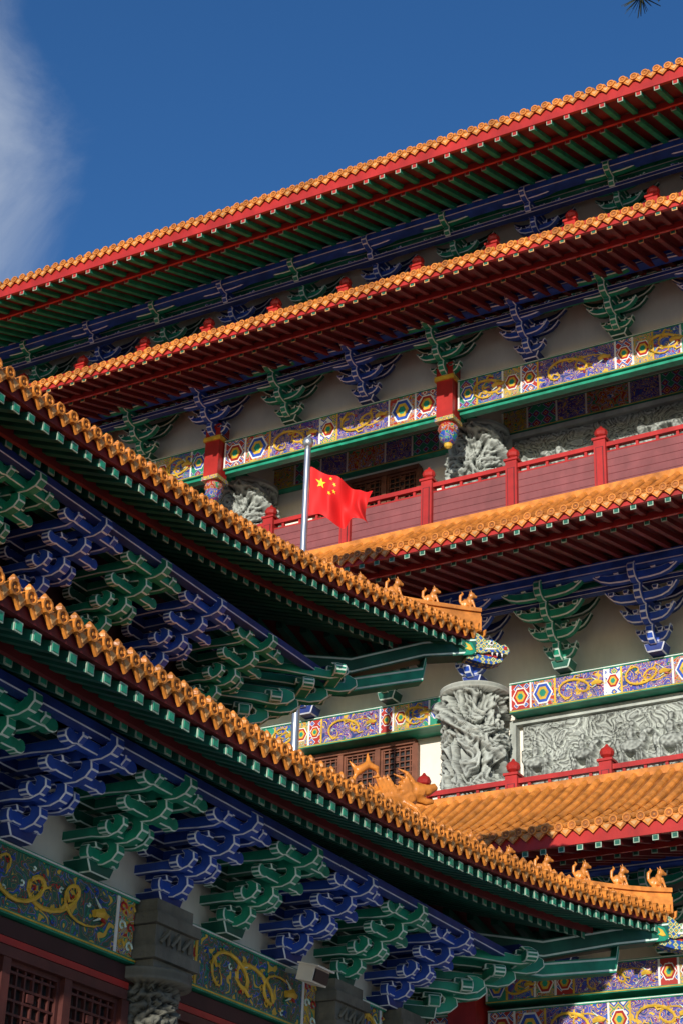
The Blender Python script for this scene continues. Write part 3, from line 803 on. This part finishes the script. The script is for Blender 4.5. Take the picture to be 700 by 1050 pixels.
def big_beast():
    mb=MB(); g='tile_glaze'
    mb.box(-.12,.12,-.42,.45,0,.08,g)
    mb.tube([(0,-.34,.12),(0,-.22,.30),(0,-.02,.36),(0,.14,.34),(0,.26,.44)],[.12,.15,.16,.15,.13],8,g)
    blob(mb,(0,.32,.50),(.13,.16,.13),g)
    mb.tube([(0,.36,.52),(0,.50,.54),(0,.60,.60)],[.10,.075,.05],7,g)
    mb.tube([(0,.34,.42),(0,.48,.38),(0,.57,.40)],[.07,.05,.03],6,g)
    for s in (-1,1):
        mb.tube([(s*.07,.28,.60),(s*.10,.18,.70),(s*.10,.06,.74)],[.035,.028,.012],6,g)
        mb.tube([(s*.1,.16,.30),(s*.15,.30,.22),(s*.13,.36,.08)],[.06,.045,.05],6,g)
        mb.tube([(s*.1,-.26,.22),(s*.16,-.16,.14),(s*.14,-.14,.06)],[.07,.05,.05],6,g)
        for a in range(5):
            an=.5+a*.42
            mb.tube([(s*.09,.24,.50),(s*.15,.24-.20*math.sin(an),.50+.20*math.cos(an))],[.045,.012],5,g)
        for a in range(4): mb.tube([(s*.10,-.10+.06*a,.36),(s*.20,-.26+.05*a,.56+.02*a)],[.045,.012],5,g)
    tl=[(0,-.34,.16),(0,-.48,.30),(0,-.52,.50),(0,-.44,.68),(0,-.30,.78),(0,-.18,.74),(0,-.16,.64),(0,-.24,.62)]
    mb.tube(tl,[.10,.085,.075,.065,.055,.045,.035,.02],7,g)
    for (x,y,z) in tl[1:5]:
        d=Vector((0,y+.28,z-.50)).normalized(); mb.tube([(0,y,z),(0,y+d.y*.17,z+d.z*.17)],[.05,.01],5,g)
    for a in range(6):
        y=-.24+.085*a; mb.tube([(0,y,.42),(0,y-.05,.56)],[.04,.01],5,g)
    return baked(mb,'ridge_dragon',0,remesh=.017)
BS=beast(); BG=big_beast()
def along(pts,dist):
    acc=0
    for a,b_ in zip(pts[:-1],pts[1:]):
        l=(b_-a).length
        if acc+l>=dist: return a.lerp(b_,(dist-acc)/l)
        acc+=l
    return pts[-1]
for ti in (0,1):
    for c in CORN:
        ang=math.atan2(c[1],c[0])-math.pi/2
        for i in range(6):
            d=.16+.58*i
            p=along(hips[(ti,c)],d)
            sc=random.uniform(.62,.76)
            inst(BS,'roof_beast',pav,(p.x,p.y,p.z+.32),ang+random.uniform(-.15,.15),(sc,sc,sc*random.uniform(.9,1.15)))
        p=along(hips[(ti,c)],4.25); q=1.12 if ti==0 else .7
        inst(BG,'ridge_dragon',pav,(p.x,p.y,p.z+.30),ang,(q,q,q))
fl=MB()
fl.box(-.17,.17,-.10,.12,-.09,.09,'plaster'); fl.box(-.15,.15,.12,.14,-.07,.07,'black'); fl.box(-.03,.03,-.36,-.10,-.02,.03,'metal')
fl.box(-.19,.19,-.12,.18,.09,.11,'plaster')
o=fl.obj('floodlight',pav); o.location=(CX+wx+.45,18.7,6.80); o.rotation_euler=(-.25,0,-math.pi/2)

# ================================================================== FLAGPOLE
fp=empty('flagpole')
px,py=-16.65,27.0
mb=MB()
mb.lathe(px,py,[(.30,0),(.30,.3),(.12,.35),(.11,1.0),(.075,13),(.062,19.45),(.062,19.5)],14,'metal')
mb.lathe(px,py,[(.02,19.5),(.09,19.54),(.11,19.62),(.09,19.70),(.02,19.74)],12,'metal')
mb.obj('pole',fp,smooth=True)
du=Vector((.93,.36,0)).normalized(); dn=Vector((-du.y,du.x,0))
def fpt(u,v,off=0):
    fold=.15*math.sin(u*11+v*2.0)*min(1,u*3)+.07*math.sin(u*23-v*5)*u
    wave=.06*math.sin(u*8+1.0)
    x=.07+1.26*u-.16*math.sin(v*2.5)*u*u
    z=19.06-1.10*v*(1-.42*u)-.70*u**1.1+wave*(.4+v)
    p=Vector((px,py,0))+du*x+dn*(fold+off); p.z=z
    return tuple(p)
fm=MB(); nx,nz=60,36
fm.add([fpt(i/nx,j/nz) for j in range(nz+1) for i in range(nx+1)],[(j*(nx+1)+i,j*(nx+1)+i+1,(j+1)*(nx+1)+i+1,(j+1)*(nx+1)+i) for j in range(nz) for i in range(nx)],'flag_red')
fm.obj('flag',fp,smooth=True)
sm=MB()
def star(cu,cv,r,rot):
    for off in (-.012,.012):
        P=[]
        for i in range(10):
            rr=r if i%2==0 else r*.40; a=rot+math.pi*i/5
            P.append((cu+rr*math.sin(a)*.72,cv-rr*math.cos(a)))
        vs=[fpt(cu,cv,off)]+[fpt(u,v,off) for u,v in P]
        sm.add(vs,[(0,i+1,(i+1)%10+1) for i in range(10)],'flag_yellow')
star(.17,.26,.13,0)
for i,(u,v) in enumerate(((.34,.10),(.41,.20),(.41,.35),(.34,.46))): star(u,v,.048,i*.5)
sm.obj('flag_stars',fp)

# ================================================================== PINE TREE
tr=MB(); tx,ty=2.6,10.5
tp=[(tx,ty,0),(tx+.1,ty-.1,3),(tx-.1,ty,6),(tx-.05,ty+.1,9),(tx-.3,ty+.1,11.5),(tx-.4,ty,13.5)]
tr.tube(tp,[.30,.25,.2,.15,.09,.03],10,'bark')
nd=MB()
def tuft(c,n,L):
    for _ in range(n):
        d=Vector((random.gauss(-.5,1),random.gauss(0,1),random.gauss(-.3,.7))).normalized(); e=Vector((random.gauss(0,1),random.gauss(0,1),random.gauss(0,1))).cross(d).normalized()*.007
        a=Vector(c); t=a+d*L*random.uniform(.6,1.1)
        nd.add([tuple(a-e),tuple(a+e),tuple(t+e*.4),tuple(t-e*.4)],[(0,1,2,3)],'needles')
def branch(st,en,r):
    st,en=Vector(st),Vector(en); pts=[]
    for i in range(7):
        t=i/6; p=st.lerp(en,t)+Vector((0,0,.35*math.sin(t*math.pi)))+Vector((random.gauss(0,.04),random.gauss(0,.04),random.gauss(0,.04)))*min(1,t*4)
        pts.append(p)
    tr.tube([tuple(p) for p in pts],[r*(1-.8*i/6) for i in range(7)],6,'bark')
    for i in range(2,7):
        for _ in range(3):
            q=pts[i]+Vector((random.gauss(0,.18),random.gauss(0,.18),random.gauss(0,.08)))
            tr.tube([tuple(pts[i]),tuple((pts[i]+q)/2+Vector((0,0,.04))),tuple(q)],[.014,.010,.006],4,'bark')
            tuft(q,46,.15); tuft((pts[i]+q)/2,24,.13)
branch((tx-.1,ty,9.9),(-2.95,8.95,10.56),.09)
branch((tx-.05,ty,10.2),(-2.6,8.9,10.66),.08)
for k in range(16):
    z=7.5+k*.36; a=k*2.4; Lb=2.6*(1-(k/20))
    if math.cos(a)<-.3 and z<12: continue
    branch((tx-.1,ty,z),(tx+Lb*math.cos(a),ty+Lb*math.sin(a),z+.3),.06)
tree=empty('pine_tree'); tr.obj('trunk_and_limbs',tree); nd.obj('needles',tree)

g=MB(); g.add([(-900,-900,0),(900,-900,0),(900,900,0),(-900,900,0)],[(0,1,2,3)],'paving'); g.obj('ground')

# ================================================================== CAMERA
cam=bpy.data.cameras.new('camera'); co=bpy.data.objects.new('camera',cam); scene.collection.objects.link(co)
p=R_(27.5); rho=R_(2.0)
h=Vector((-.506,.8625,0)).normalized(); r=Vector((h.y,-h.x,0))
F=h*math.cos(p)+Vector((0,0,math.sin(p))); Uv=-h*math.sin(p)+Vector((0,0,math.cos(p)))
Rc=r*math.cos(rho)+Uv*math.sin(rho); Uc=-r*math.sin(rho)+Uv*math.cos(rho)
M=Matrix((Rc,Uc,-F)).transposed().to_4x4(); M.translation=Vector((0,0,1.6))
co.matrix_world=M
cam.sensor_fit='VERTICAL'; cam.sensor_height=24; cam.lens=24*1900/1050; cam.clip_end=3000
scene.camera=co

# ================================================================== LIGHT
el=R_(13.5); azv=Vector((.24,-.97)).normalized()
sd=Vector((azv.x*math.cos(el),azv.y*math.cos(el),math.sin(el)))
sl=bpy.data.lights.new('sun','SUN'); sl.energy=5.0; sl.angle=R_(.5); sl.color=(1,.93,.82)
so=bpy.data.objects.new('sun',sl); scene.collection.objects.link(so)
so.rotation_euler=sd.to_track_quat('Z','Y').to_euler(); so.location=(20,-20,40)
w=bpy.data.worlds.new('World'); scene.world=w; w.use_nodes=True
nt=w.node_tree; bg=nt.nodes['Background']; bg.inputs['Strength'].default_value=.14
sky=N(nt,'ShaderNodeTexSky'); sky.sky_type='NISHITA'; sky.sun_disc=False
sky.sun_elevation=el; sky.sun_rotation=math.atan2(azv.x,azv.y); sky.air_density=1.0; sky.dust_density=.3; sky.ozone_density=3.6
hs=N(nt,'ShaderNodeHueSaturation'); hs.inputs['Saturation'].default_value=1.18; hs.inputs['Hue'].default_value=.508
nt.links.new(sky.outputs['Color'],hs.inputs['Color'])
tc=N(nt,'ShaderNodeTexCoord')
dp=N(nt,'ShaderNodeVectorMath',operation='DOT_PRODUCT'); dp.inputs[1].default_value=(-.630,.510,.586)
nt.links.new(tc.outputs['Generated'],dp.inputs[0])
no=N(nt,'ShaderNodeTexNoise'); no.inputs['Scale'].default_value=11; no.inputs['Detail'].default_value=8; no.inputs['Roughness'].default_value=.6; no.inputs['Distortion'].default_value=.4
nt.links.new(tc.outputs['Generated'],no.inputs['Vector'])
ns=N(nt,'ShaderNodeMath',operation='MULTIPLY_ADD'); ns.inputs[1].default_value=.016; ns.inputs[2].default_value=-.008
nt.links.new(no.outputs['Fac'],ns.inputs[0])
ad=N(nt,'ShaderNodeMath',operation='ADD'); nt.links.new(dp.outputs['Value'],ad.inputs[0]); nt.links.new(ns.outputs[0],ad.inputs[1])
mr=N(nt,'ShaderNodeMapRange'); mr.interpolation_type='SMOOTHSTEP'
mr.inputs['From Min'].default_value=.988; mr.inputs['From Max'].default_value=1.0; mr.inputs['To Max'].default_value=.8
nt.links.new(ad.outputs[0],mr.inputs['Value'])
mx=N(nt,'ShaderNodeMix',data_type='RGBA'); nt.links.new(mr.outputs['Result'],mx.inputs['Factor'])
nt.links.new(hs.outputs['Color'],mx.inputs[6]); mx.inputs[7].default_value=(3.6,4.1,4.9,1)
nt.links.new(mx.outputs[2],bg.inputs['Color'])
scene.view_settings.view_transform='Standard'; scene.view_settings.look='None'; scene.view_settings.exposure=0
